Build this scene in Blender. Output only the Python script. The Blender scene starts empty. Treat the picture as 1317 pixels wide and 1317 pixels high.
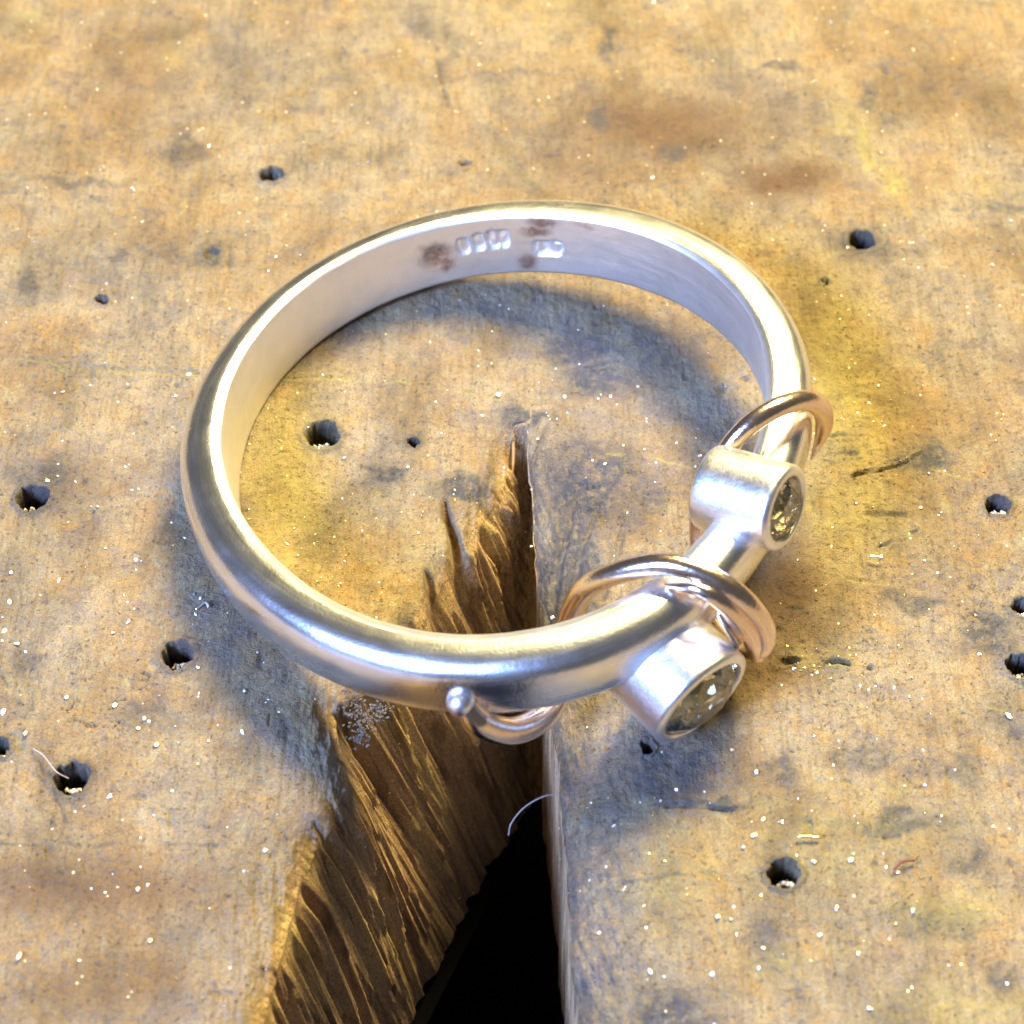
import bpy, bmesh, math, random
import numpy as np
from mathutils import Vector, Matrix, Quaternion
R = math.radians
random.seed(7)
rng = np.random.default_rng(11)
scene = bpy.context.scene
col = scene.collection
# 1 Blender unit = 10 mm.

# ------------------------------------------------------------------ camera
TH, FOV, DIST = R(51), R(30), 5.6
cam_d = bpy.data.cameras.new('camera')
cam = bpy.data.objects.new('camera', cam_d); col.objects.link(cam)
cam.location = (0, -DIST * math.cos(TH), DIST * math.sin(TH))
cam.rotation_euler = (math.pi / 2 - TH, 0, 0)
cam_d.sensor_width = 36; cam_d.angle = FOV
cam_d.clip_start = 0.05; cam_d.clip_end = 500
cam_d.dof.use_dof = True; cam_d.dof.focus_distance = 5.45; cam_d.dof.aperture_fstop = 1.3
scene.camera = cam

# ------------------------------------------------------------------ room light
w = bpy.data.worlds.new('World'); scene.world = w; w.use_nodes = True
bg = w.node_tree.nodes['Background']
bg.inputs[0].default_value = (0.74, 0.74, 0.74, 1); bg.inputs[1].default_value = 0.10

def area(name, az, el, dist, sx, sy, power, colr):
    l = bpy.data.lights.new(name, 'AREA'); l.shape = 'RECTANGLE'; l.size = sx; l.size_y = sy
    l.energy = power; l.color = colr
    o = bpy.data.objects.new(name, l); col.objects.link(o)
    d = Vector((math.cos(R(az)) * math.cos(R(el)), math.sin(R(az)) * math.cos(R(el)), math.sin(R(el))))
    o.location = d * dist
    o.rotation_euler = (-d).to_track_quat('-Z', 'Y').to_euler()
    return o
area('bench_lamp', 65, 52, 22, 9, 8, 23500, (1.0, 0.82, 0.37))
area('window_light', 222, 36, 24, 8, 7, 25500, (0.28, 0.45, 1.0))

scene.view_settings.view_transform = 'Standard'
scene.view_settings.look = 'None'
scene.view_settings.exposure = 0.10
scene.view_settings.gamma = 1.0

# ------------------------------------------------------------------ helpers
def at(px, py, z):
    """pixel of the photograph -> point on the horizontal plane of height z"""
    t = math.tan(FOV / 2); u = (px - 658.5) / 658.5 * t; v = -(py - 658.5) / 658.5 * t
    s, c = math.sin(TH), math.cos(TH)
    d = (u, c + v * s, -s + v * c); C = (0, -DIST * c, DIST * s)
    k = (z - C[2]) / d[2]
    return Vector((C[0] + d[0] * k, C[1] + d[1] * k, z))

def tag(o, label=None, cat=None, group=None, kind=None):
    if label: o['label'] = label
    if cat: o['category'] = cat
    if group: o['group'] = group
    if kind: o['kind'] = kind
    return o

def empty(name, loc=(0, 0, 0)):
    o = bpy.data.objects.new(name, None); col.objects.link(o); o.location = loc
    o.empty_display_size = 0.1
    return o

def mesh_obj(name, verts, faces, mat, parent=None, smooth=True):
    me = bpy.data.meshes.new(name); me.from_pydata([tuple(v) for v in verts], [], faces); me.update()
    if smooth: me.polygons.foreach_set('use_smooth', [True] * len(me.polygons))
    me.materials.append(mat)
    o = bpy.data.objects.new(name, me); col.objects.link(o)
    if parent: 
        o.parent = parent
        o.matrix_parent_inverse = Matrix.Translation(parent.location).inverted()
    return o

def hash2(ix, iy, seed):
    h = (ix.astype(np.int64) * 374761393 + iy.astype(np.int64) * 668265263 + seed * 974634777) & 0x7fffffff
    h = ((h ^ (h >> 13)) * 1274126177) & 0x7fffffff
    h = (h ^ (h >> 16)) & 0xffff
    return h / 65535.0
def vnoise(x, y, seed=0):
    ix = np.floor(x); iy = np.floor(y); fx = x - ix; fy = y - iy
    fx = fx * fx * (3 - 2 * fx); fy = fy * fy * (3 - 2 * fy)
    a = hash2(ix, iy, seed); b = hash2(ix + 1, iy, seed); c = hash2(ix, iy + 1, seed); d = hash2(ix + 1, iy + 1, seed)
    return (a * (1 - fx) + b * fx) * (1 - fy) + (c * (1 - fx) + d * fx) * fy
def fbm(x, y, seed=0, oct=4, g=0.5):
    s = 0; a = 1; t = 0
    for i in range(oct):
        s = s + a * vnoise(x * 2 ** i + 17.3 * i, y * 2 ** i - 9.1 * i, seed + i); t += a; a *= g
    return s / t - 0.5

# ------------------------------------------------------------------ materials
def new_mat(name):
    m = bpy.data.materials.new(name); m.use_nodes = True
    nt = m.node_tree; return m, nt, nt.nodes['Principled BSDF']
class NT:
    def __init__(s, nt): s.nt = nt
    def n(s, typ, **kw):
        nd = s.nt.nodes.new(typ)
        for k, v in kw.items(): setattr(nd, k, v)
        return nd
    def l(s, a, b): s.nt.links.new(a, b)
    def noise(s, vec, scale, detail=4, rough=0.55, dist=0.0):
        nd = s.n('ShaderNodeTexNoise'); nd.inputs['Scale'].default_value = scale
        nd.inputs['Detail'].default_value = detail; nd.inputs['Roughness'].default_value = rough
        nd.inputs['Distortion'].default_value = dist
        s.l(vec, nd.inputs['Vector']); return nd.outputs['Fac']
    def ramp(s, fac, stops):
        nd = s.n('ShaderNodeValToRGB'); cr = nd.color_ramp
        while len(cr.elements) < len(stops): cr.elements.new(0.5)
        for e, (p, c) in zip(cr.elements, stops):
            e.position = p; e.color = (c[0], c[1], c[2], 1) if not isinstance(c, (int, float)) else (c, c, c, 1)
        s.l(fac, nd.inputs['Fac']); return nd.outputs['Color']
    def mix(s, fac, a, b, mode='MIX'):
        nd = s.n('ShaderNodeMix', data_type='RGBA', blend_type=mode)
        if isinstance(fac, (int, float)): nd.inputs[0].default_value = fac
        else: s.l(fac, nd.inputs[0])
        for i, v in ((6, a), (7, b)):
            if isinstance(v, tuple): nd.inputs[i].default_value = (*v, 1)
            else: s.l(v, nd.inputs[i])
        return nd.outputs[2]
    def math(s, op, a, b=None, clamp=False):
        nd = s.n('ShaderNodeMath', operation=op); nd.use_clamp = clamp
        for i, v in ((0, a), (1, b)):
            if v is None: continue
            if isinstance(v, (int, float)): nd.inputs[i].default_value = v
            else: s.l(v, nd.inputs[i])
        return nd.outputs[0]
    def mapping(s, vec, scale=(1, 1, 1), loc=(0, 0, 0), rot=(0, 0, 0)):
        nd = s.n('ShaderNodeMapping'); nd.inputs['Scale'].default_value = scale
        nd.inputs['Location'].default_value = loc; nd.inputs['Rotation'].default_value = rot
        s.l(vec, nd.inputs['Vector']); return nd.outputs[0]

def wood_material():
    m, nt, bs = new_mat('worn_wood'); N = NT(nt)
    P = N.n('ShaderNodeTexCoord').outputs['Object']
    A = N.n('ShaderNodeAttribute', attribute_name='mask')
    sep = N.n('ShaderNodeSeparateColor'); N.l(A.outputs['Color'], sep.inputs[0])
    grime_and_shade, gold, stain_and_shade = sep.outputs[0], sep.outputs[1], sep.outputs[2]
    wall = A.outputs['Alpha']
    grain = N.mapping(P, (1, 0.12, 0.22))
    big = N.noise(P, 1.7, 5, 0.6, 0.4)
    base = N.ramp(big, [(0.32, (0.31, 0.19, 0.09)), (0.44, (0.40, 0.255, 0.115)), (0.54, (0.42, 0.305, 0.17)), (0.68, (0.33, 0.245, 0.165))])
    # orange and pale blotches
    b2 = N.noise(P, 9, 6, 0.65, 0.3)
    base = N.mix(N.ramp(b2, [(0.53, 0.0), (0.66, 0.6)]), base, (0.46, 0.255, 0.07))
    b3 = N.noise(N.mapping(P, (1, 1, 1), (5, 2, 1)), 14, 6, 0.7, 0.2)
    base = N.mix(N.ramp(b3, [(0.52, 0.0), (0.68, 0.75)]), base, (0.47, 0.38, 0.20))
    # mauve grey worn-in dirt patches
    b4 = N.noise(N.mapping(P, (1, 1, 1), (-3, 7, 0)), 7.5, 8, 0.72, 0.5)
    base = N.mix(N.ramp(b4, [(0.50, 0.0), (0.64, 0.62)]), base, (0.20, 0.165, 0.155))
    b5 = N.noise(N.mapping(P, (1, 1, 1), (1, -4, 0)), 34, 6, 0.7, 0.4)
    base = N.mix(N.ramp(b5, [(0.57, 0.0), (0.68, 0.66)]), base, (0.13, 0.105, 0.10))
    # grain streaks running away from the viewer
    g = N.noise(grain, 60, 5, 0.6)
    base = N.mix(N.ramp(g, [(0.38, 0.40), (0.5, 0.0)]), base, (0.21, 0.13, 0.07))
    # fine salt and pepper of filings dust and pores
    f = N.noise(P, 130, 3, 0.7)
    base = N.mix(0.5, base, N.ramp(f, [(0.34, 0.68), (0.5, 0.98), (0.66, 1.32)]), 'MULTIPLY')
    f2 = N.noise(P, 260, 2, 0.6)
    base = N.mix(0.4, base, N.ramp(f2, [(0.35, 0.62), (0.5, 1.0), (0.65, 1.4)]), 'MULTIPLY')
    # dark specks
    f3 = N.noise(N.mapping(P, (1, 1, 1), (9, 9, 0)), 75, 3, 0.6)
    base = N.mix(N.ramp(f3, [(0.66, 0.0), (0.72, 0.7)]), base, (0.08, 0.06, 0.055))
    # masks from the mesh: staining, dirt, painted shade, brass-yellow dust, painted lamplight
    base = N.mix(N.math('MULTIPLY', stain_and_shade, 1.0, True), base, (0.17, 0.085, 0.035))
    gb = N.math('MULTIPLY', grime_and_shade, N.ramp(b5, [(0.36, 0.35), (0.52, 1.0)]), True)
    base = N.mix(gb, base, (0.085, 0.08, 0.085))
    deep = N.ramp(grime_and_shade, [(0.93, 0.0), (0.99, 1.0)])
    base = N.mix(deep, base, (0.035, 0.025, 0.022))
    base = N.mix(N.math('MULTIPLY', gold, N.ramp(b3, [(0.35, 0.3), (0.6, 1.0)]), True), base, (0.52, 0.41, 0.10))
    b6 = N.noise(N.mapping(P, (1.3, .8, 1), (11, 3, 0)), 3.2, 6, 0.62, 0.6)
    base = N.mix(1.0, base, N.ramp(b6, [(0.33, 0.68), (0.5, 1.0), (0.66, 1.24)]), 'MULTIPLY')
    base = N.mix(1.0, base, (0.50, 0.525, 0.53), 'MULTIPLY')
    # cut face of the notch
    WC = N.n('ShaderNodeAttribute', attribute_name='wallco').outputs['Vector']
    wc = N.ramp(N.noise(N.mapping(WC, (1, 1, 1)), 9, 7, 0.7), [(0.30, (0.25, 0.145, 0.07)), (0.5, (0.40, 0.255, 0.13)), (0.62, (0.49, 0.34, 0.14)), (0.75, (0.55, 0.42, 0.15))])
    wc = N.mix(0.8, wc, N.ramp(f, [(0.34, 0.55), (0.5, 1.0), (0.66, 1.5)]), 'MULTIPLY')
    wl = N.noise(N.mapping(WC, (1, 0.35, 1)), 42, 5, 0.65)
    wc = N.mix(N.ramp(wl, [(0.38, 0.75), (0.5, 0.0)]), wc, (0.10, 0.05, 0.025))
    gm = N.noise(N.mapping(WC, (1, 1.2, 1), (3, 3, 3)), 22, 6, 0.75)
    wc = N.mix(N.ramp(gm, [(0.62, 0.0), (0.70, 0.7)]), wc, (0.60, 0.46, 0.16))
    base = N.mix(wall, base, wc)
    # metal dust: tiny bright flecks
    vo = N.n('ShaderNodeTexVoronoi'); vo.inputs['Scale'].default_value = 95; N.l(P, vo.inputs['Vector'])
    vs = N.n('ShaderNodeSeparateColor'); N.l(vo.outputs['Color'], vs.inputs[0])
    fleck = N.math('MULTIPLY', N.math('GREATER_THAN', N.math('ADD', vs.outputs[0], N.math('MULTIPLY', b2, 0.10)), 1.046), N.math('LESS_THAN', vo.outputs['Distance'], 0.33))
    goldy = N.mix(vs.outputs[1], (0.95, 0.78, 0.42), (0.92, 0.92, 0.95))
    base = N.mix(fleck, base, goldy)
    N.l(base, bs.inputs['Base Color'])
    N.l(N.math('MULTIPLY', fleck, 0.9), bs.inputs['Metallic'])
    rr = N.ramp(b4, [(0.35, 0.60), (0.65, 0.40)])
    rr = N.mix(wall, rr, (0.7, 0.7, 0.7))
    N.l(rr, bs.inputs['Roughness'])
    bs.inputs['Specular IOR Level'].default_value = 0.32
    # relief
    h = N.math('ADD', N.math('MULTIPLY', f, 0.55), N.math('MULTIPLY', f2, 0.3))
    h = N.math('ADD', h, N.math('MULTIPLY', g, 0.8))
    h = N.math('ADD', h, N.math('MULTIPLY', b5, 1.6))
    h = N.math('SUBTRACT', h, N.math('MULTIPLY', N.ramp(f3, [(0.62, 0.0), (0.7, 1.0)]), 0.7))
    h = N.math('ADD', h, N.math('MULTIPLY', fleck, N.math('MULTIPLY', vs.outputs[2], 1.2)))
    h = N.math('ADD', h, N.math('MULTIPLY', wall, N.math('MULTIPLY', wl, 2.5)))
    bu = N.n('ShaderNodeBump'); bu.inputs['Strength'].default_value = 0.9; bu.inputs['Distance'].default_value = 0.008
    N.l(h, bu.inputs['Height']); N.l(bu.outputs[0], bs.inputs['Normal'])
    return m

def metal(name, colr, rough, brush=None, bump=0.0011, tint=None, attr=False):
    m, nt, bs = new_mat(name); N = NT(nt)
    P = N.n('ShaderNodeTexCoord').outputs['Object']
    if brush:
        U = N.n('ShaderNodeUVMap', uv_map='band').outputs[0]
        v1 = N.mapping(U, brush)
    else: v1 = P
    s1 = N.noise(v1, 1.0 if brush else 60, 4, 0.6)
    s2 = N.noise(P, 9, 4, 0.6)
    rg = N.math('ADD', N.math('MULTIPLY', s1, 0.16), N.math('MULTIPLY', s2, 0.16))
    rg = N.math('ADD', rg, rough - 0.16, True)
    if attr:
        AI = N.n('ShaderNodeAttribute', attribute_name='tarnish'); rg = N.math('ADD', rg, N.math('MULTIPLY', AI.outputs['Alpha'], 0.17), True)
    N.l(rg, bs.inputs['Roughness'])
    c = N.mix(N.ramp(s2, [(0.4, 0.0), (0.65, 0.5)]), colr, tint or tuple(x * 0.86 for x in colr))
    if attr:
        A = N.n('ShaderNodeAttribute', attribute_name='tarnish')
        sp_ = N.n('ShaderNodeSeparateColor'); N.l(A.outputs['Color'], sp_.inputs[0])
        t = N.math('MULTIPLY', sp_.outputs[0], N.ramp(N.noise(P, 45, 5, 0.7), [(0.3, 0.45), (0.55, 1.0)]), True)
        c = N.mix(t, c, (0.40, 0.29, 0.24))
    N.l(c, bs.inputs['Base Color']); bs.inputs['Metallic'].default_value = 1.0
    bu = N.n('ShaderNodeBump'); bu.inputs['Strength'].default_value = 0.6; bu.inputs['Distance'].default_value = bump
    N.l(N.math('ADD', s1, N.noise(P, 130, 3)), bu.inputs['Height']); N.l(bu.outputs[0], bs.inputs['Normal'])
    return m

M_wood = wood_material()
M_silver = metal('brushed_silver', (0.97, 0.97, 0.97), 0.25, brush=(2.2, 46, 1), attr=True)
M_bezel = metal('bezel_silver', (0.95, 0.95, 0.95), 0.34)
M_rose = metal('rose_gold', (0.95, 0.76, 0.62), 0.20, tint=(0.92, 0.72, 0.52))
M_filing = metal('silver_filing', (0.97, 0.96, 0.94), 0.30)
M_brass = metal('brass_sliver', (0.95, 0.78, 0.36), 0.28)
m, nt, bs = new_mat('cut_stone'); M_stone = m
bs.inputs['Base Color'].default_value = (1.0, 0.91, 0.60, 1); bs.inputs['Transmission Weight'].default_value = 1.0
bs.inputs['IOR'].default_value = 2.4; bs.inputs['Roughness'].default_value = 0.015
m, nt, bs = new_mat('bezel_inside'); M_cup = m
bs.inputs['Base Color'].default_value = (0.95, 0.84, 0.50, 1); bs.inputs['Metallic'].default_value = 0.4; bs.inputs['Roughness'].default_value = 0.45
def plain(name, c, r=0.6):
    m, nt, bs = new_mat(name); N = NT(nt)
    P = N.n('ShaderNodeTexCoord').outputs['Object']
    f = N.noise(P, 50, 4)
    N.l(N.mix(f, tuple(x * 0.7 for x in c), tuple(min(1, x * 1.3) for x in c)), bs.inputs['Base Color'])
    bs.inputs['Roughness'].default_value = r
    return m
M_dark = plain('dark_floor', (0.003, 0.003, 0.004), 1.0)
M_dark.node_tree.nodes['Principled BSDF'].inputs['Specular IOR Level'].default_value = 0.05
M_hair = plain('pale_fibre', (0.38, 0.30, 0.26), 0.6)
M_red = plain('red_fibre', (0.13, 0.035, 0.03), 0.7)
M_dust = plain('packed_dust', (0.40, 0.38, 0.37), 0.75)
M_fluff = plain('wood_fluff', (0.10, 0.085, 0.07), 0.95)
M_splinter = plain('splinter_wood', (0.28, 0.16, 0.05), 0.8)

# ------------------------------------------------------------------ bench pin
THICK = 1.3
lip = [(-5, -1.10), (-1.75, -.635), (-1.587, -.615), (-1.40, -.585), (-1.15, -.543), (-1.05, -.505), (-.97, -.445), (-.90, -.432), (-.80, -.455), (-.70, -.480),
       (-.66, -.482), (-.60, -.42), (-.50, -.33), (-.40, -.275), (-.30, -.235), (-.22, -.205), (-.17, -.175), (-.12, -.105), (-.02, -.10),
       (.05, -.075), (.10, -.04), (.17, -.022), (.30, -.010), (.345, .008), (.36, .055), (3, .06)]
bot = [(-5, -1.6)] + [(at(a, b, -THICK).y, at(a, b, -THICK).x + .01) for a, b in ((420, 1560), (532, 1317), (570, 1240), (598, 1180), (648, 1092), (700, 1005))] + [(-.02, .115), (3, .115)]
rgt_ = [(-5, .5), (-1.587, .166), (-1.1, .150), (-.8, .130), (-.5, .105), (-.1, .070), (.2, .052), (.33, .045), (.36, .06), (3, .065)]
rgt = [(y, x) for y, x in rgt_ if y < -1.6 or y > .32]
for k_ in range(90):
    y = -1.58 + k_ * .021
    x = float(np.interp(y, [a for a, b in rgt_], [b for a, b in rgt_]))
    rgt.append((y, x + float(fbm(np.array([y * 9.]), np.array([.5]), 301, 4)[0]) * .035))
rgt.sort()
def curve(tab, y):
    ys = [a for a, b in tab]; xs = [b for a, b in tab]
    return np.interp(y, ys, xs)

PX = lambda *a: at(*a, 0.0)
holes = [(348, 224, .040, .07), (1107, 312, .046, .13), (415, 560, .050, .14), (43, 642, .046, .15), (228, 843, .044, .15), (90, 1002, .046, .14),
         (1284, 649, .036, .10), (1008, 1123, .042, .14), (1314, 782, .030, .10), (1313, 857, .040, .12), (-4, 962, .035, .12), (833, 958, .022, .10),
         (130, 388, .018, .03), (533, 571, .018, .04), (446, 908, .035, .14), (275, 330, .03, .012), (600, 215, .02, .02), (1060, 365, .014, .03), (480, 1078, .02, .03)]
grimes_and_shade = [(740, 452, 45, 16, .7), (768, 490, 48, 26, .7), (492, 610, 26, 14, .8), (533, 568, 12, 12, .8), (605, 628, 42, 22, .9), (1188, 588, 34, 20, .7), (1270, 812, 36, 32, .8),
          (1150, 1058, 50, 14, .75), (1000, 985, 26, 14, .6), (1110, 965, 40, 18, .5), (870, 1310, 34, 20, .7), (1285, 1262, 24, 18, .6), (1175, 770, 40, 12, .6), (785, 58, 10, 26, .6),
          (275, 332, 20, 20, .6), (233, 190, 16, 26, .5), (1005, 88, 22, 8, .6), (1120, 130, 14, 26, .5), (1100, 312, 34, 20, .5), (1300, 270, 40, 10, .5), (675, 535, 34, 12, .8),
          (540, 30, 24, 30, .4), (575, 60, 10, 60, .35), (170, 350, 50, 60, .25), (865, 195, 18, 14, .5), (770, 155, 16, 20, .45), (1255, 1110, 40, 12, .5), (1200, 1185, 60, 12, .5),
          (985, 1210, 26, 30, .4), (900, 1028, 60, 6, .8), (55, 615, 30, 22, .6), (185, 915, 22, 20, .5), (215, 935, 26, 16, .35), (500, 860, 60, 40, .5), (530, 800, 40, 26, .8),
          (460, 935, 24, 30, .6), (760, 610, 60, 50, .75), (730, 720, 40, 90, .7), (820, 640, 30, 40, .45), (40, 850, 20, 20, .4), (100, 235, 60, 7, .5), (780, 1130, 50, 160, .42), (860, 985, 70, 40, .5),  # long blob by the notch's straight edge also paints its bluish shade
          (1215, 990, 50, 18, .4), (350, 60, 50, 60, .2), (880, 440, 60, 40, .3), (160, 330, 14, 12, .5), (30, 370, 16, 16, .5), (1150, 320, 30, 16, .35), (905, 590, 20, 50, .3)]
golds_and_light = [(1115, 190, 14, 40, .8), (1145, 235, 16, 24, .8), (1090, 160, 30, 30, .4), (1050, 1080, 150, 60, .35), (1215, 1170, 70, 26, .55), (1000, 1240, 60, 20, .3), (1230, 1300, 90, 30, .5),
         (1060, 850, 42, 10, .9), (370, 630, 50, 110, .6), (1075, 500, 62, 120, .75), (1090, 660, 60, 60, .5), (700, 10, 100, 40, .2), (880, 1120, 60, 60, .4), (35, 20, 24, 12, .5), (230, 70, 20, 30, .3),  # broad patches inside left and right of the ring paint yellow lamplight
         (1290, 240, 40, 10, .4), (1160, 1010, 20, 8, .6), (560, 700, 60, 40, .2), (430, 680, 40, 30, .2)]
stains_and_shade = [(850, 165, 160, 60, .55), (1010, 235, 70, 34, .65), (740, 210, 60, 50, .4), (110, 1140, 190, 40, .45), (180, 90, 80, 120, .3), (1040, 430, 30, 80, .3), (90, 620, 90, 40, .3),
          (1250, 120, 80, 60, .25), (1015, 760, 55, 75, .55), (985, 860, 60, 30, .45), (170, 1270, 120, 40, .3), (420, 300, 60, 30, .15), (1150, 530, 70, 60, .25)]  # brown blobs right of the gem tubes also paint the tubes' shadow
# scratches: polyline of pixels, half width, depth, gold amount
scr = [([(-20, 460), (70, 466), (160, 478), (260, 482)], .007, .010, .6), ([(60, 474), (170, 483)], .006, .008, .4), ([(360, 484), (440, 486), (520, 490), (640, 514)], .005, .004, .9),
       ([(780, 578), (840, 588), (905, 606)], .004, .004, .9), ([(-10, 250), (90, 253), (150, 262), (210, 276)], .007, .008, .2), ([(90, 258), (160, 290), (200, 278)], .004, .004, .5),
       ([(1085, 160), (1130, 215), (1160, 260), (1190, 295)], .008, .004, .9), ([(1235, 248), (1280, 262), (1330, 285)], .006, .008, .6), ([(1130, 535), (1160, 570)], .005, .004, .9),
       ([(1060, 562), (1110, 558)], .006, .014, 0), ([(1055, 588), (1100, 580)], .006, .014, 0), ([(1100, 610), (1150, 600), (1190, 575)], .007, .014, 0), ([(1095, 612), (1170, 583)], .004, .010, 0),
       ([(1130, 700), (1180, 678)], .005, .01, 0), ([(1000, 850), (1060, 848), (1120, 856)], .008, .02, .1), ([(860, 1034), (950, 1038)], .006, .012, 0), ([(1090, 672), (1140, 690)], .004, .004, .8),
       ([(1040, 440), (1085, 455), (1120, 458)], .004, .003, .8), ([(1200, 600), (1250, 615)], .005, .004, .8), ([(800, 1125), (900, 1122), (990, 1126)], .006, .006, .1), ([(1270, 905), (1330, 925)], .006, .004, .9),
       ([(1020, 1215), (1110, 1215)], .008, .008, 0), ([(940, 1125), (995, 1126)], .006, .01, 0), ([(-10, 840), (60, 1000), (85, 1060)], .004, .003, .1), ([(600, 960), (610, 980)], .003, .003, 0),
       ([(0, 1085), (330, 1088)], .004, .003, .1), ([(900, 640), (960, 660)], .003, .003, .5), ([(1090, 740), (1150, 752)], .004, .004, .8), ([(560, 60), (575, 140)], .006, .006, 0)]
grooves = [([(571, 642), (582, 680), (598, 748)], .022, .12), ([(549, 728), (560, 770), (572, 805)], .022, .10), ([(630, 645), (640, 690), (645, 720)], .016, .10),
           ([(612, 692), (622, 760)], .018, .09), ([(585, 730), (600, 805)], .018, .10), ([(527, 790), (540, 830)], .02, .07), ([(476, 893), (500, 930)], .020, .10), ([(706, 545), (676, 600), (672, 650)], .014, .02),
           ([(560, 880), (568, 905)], .02, .06), ([(775, 630), (745, 700), (728, 790)], .016, .016), ([(745, 610), (716, 720), (708, 800)], .016, .02), ([(820, 620), (775, 760)], .014, .012),
           ([(405, 1050), (440, 1100)], .014, .05), ([(350, 1232), (385, 1330)], .02, .07), ([(420, 1020), (436, 1045)], .016, .04)]

def seg_dist(x, y, pts):
    best = np.full(x.shape, 1e9)
    for a, b in zip(pts[:-1], pts[1:]):
        dx, dy = b[0] - a[0], b[1] - a[1]; L = dx * dx + dy * dy
        t = np.clip(((x - a[0]) * dx + (y - a[1]) * dy) / L, 0, 1)
        best = np.minimum(best, np.hypot(x - a[0] - t * dx, y - a[1] - t * dy))
    return best

def surface(x, y):
    """height and masks of the top face"""
    # warp for uneven outlines
    wx = fbm(x * 14, y * 14, 3, 4) * .05; wy = fbm(x * 14, y * 14, 8, 4) * .05
    z = fbm(x * 1.1, y * 1.1, 21, 3) * .035 + fbm(x * 6, y * 4, 31, 4) * .016 + fbm(x * 45, y * 12, 41, 3) * .0045 + fbm(x * 60, y * 60, 51, 3, .6) * .007
    gr = np.zeros_like(x); go = np.zeros_like(x); st = np.zeros_like(x)
    def blob(px, py, rx, ry, warp=1.0):
        c = PX(px, py); s = 2457 / (DIST + c.y * math.cos(TH)) / 1.0
        return np.exp(-(((x + wx * warp - c.x) / (rx / s)) ** 2 + ((y + wy * warp - c.y) / (ry / s / .777)) ** 2))
    for px, py, rx, ry, k in grimes_and_shade: gr = np.maximum(gr, min(.92, k * 1.35) * np.clip(blob(px, py, rx, ry, 2.2) * 1.7 - .12, 0, 1))
    for px, py, rx, ry, k in golds_and_light: go = np.maximum(go, k * blob(px, py, rx, ry, 1.6))
    for px, py, rx, ry, k in stains_and_shade: st = np.maximum(st, k * 1.7 * blob(px, py, rx, ry, 1.6))
    for pts, hw, dp, g in scr:
        P = [PX(*p) for p in pts]; hw = hw * 1.1; d = seg_dist(x + wx * .5, y + wy * .5, P) / (hw * (.45 + 1.1 * vnoise(x * 30, y * 30, 78)))
        brk = np.clip(vnoise(x * 22, y * 22, 77) * 3 - .8, 0, 1)
        e = np.exp(-d * d) * brk
        z = z - dp * e + dp * .35 * np.exp(-(d - 1.8) ** 2) * brk
        go = np.maximum(go, g * e)
        if g < .3: gr = np.maximum(gr, .8 * e)
    # short cracks and file nicks where the wood is most worn
    ck = np.exp(-(fbm(x * 7 + 4, y * 17 + x * 6, 303, 4) / .010) ** 2) * np.clip(fbm(x * 16, y * 16, 309, 2) * 5 + .2, 0, 1)
    cm = np.zeros_like(x)
    for px, py, rx, ry in ((1130, 600, 90, 70), (1100, 700, 70, 40), (1040, 850, 70, 20), (770, 620, 70, 60), (730, 480, 50, 30), (1200, 1180, 90, 40), (30, 640, 40, 60), (1150, 980, 90, 40), (550, 640, 60, 60), (150, 900, 120, 60), (1260, 800, 60, 60)):
        cm = np.maximum(cm, blob(px, py, rx, ry, 1))
    ck = ck * cm; z = z - .012 * ck; gr = np.maximum(gr, .9 * np.clip(ck * 1.3, 0, 1))
    # pits of worn spots
    pit = vnoise(x * 26, y * 26, 91); pit = np.clip((pit - .86) / .14, 0, 1) * np.clip(fbm(x * 3, y * 3, 93) * 4 + .3, 0, 1)
    z = z - pit * .012; gr = np.maximum(gr, pit * .7)
    for px, py, r, dp in holes:
        c = PX(px, py); rag = fbm(x * 55, y * 55, 201, 3) * .022; k = (np.hypot(x + wx * .45 - c.x, y + wy * .45 - c.y) + rag) / r
        z = z - dp * np.clip((1.0 - k) / .22, 0, 1) * np.clip(1.15 - .25 * np.maximum(0, 1 - k), 0, 1) + .008 * np.exp(-((k - 1.15) / .22) ** 2)
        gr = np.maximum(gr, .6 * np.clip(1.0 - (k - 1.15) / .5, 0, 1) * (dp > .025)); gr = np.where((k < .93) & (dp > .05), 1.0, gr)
    # notch surroundings
    xl = curve(lip, y); xr = curve(rgt, y)
    ramp = np.clip((.36 - y) / .25, 0, 1)
    tR = np.clip((x - xr), 0, 9)
    onR = (x >= xr - 1e-4)
    bev = (.11 * np.exp(-(tR / (.10 + .05 * ramp)) ** 1.5) + .045 * np.exp(-tR / .02)) * ramp * onR
    z = z - bev
    z = z + onR * ramp * np.exp(-tR / .16) * fbm((x * 1.0 + y * .25) * 60, y * 9, 61, 4) * .02
    gr = np.maximum(gr, .85 * onR * ramp * np.exp(-(tR / (.14)) ** 2) * np.clip(.55 + fbm(x * 20, y * 6, 66, 4) * 1.4, 0, 1) * (y > -1.8))  # grey wear of the bevel, with its bluish shade painted in
    tL = np.clip(xl - x, 0, 9); onL = (x <= xl + 1e-4)
    rL = np.clip((.36 - y) / .1, 0, 1)
    z = z - (.05 * np.exp(-tL / .022) + .035 * np.exp(-tL / .08)) * onL * rL
    z = z + onL * rL * np.exp(-tL / .07) * fbm(x * 55, y * 14, 71, 4) * .05
    wl = np.clip(onL * rL * np.exp(-(tL / .020) ** 2) * .8, 0, 1)
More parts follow.
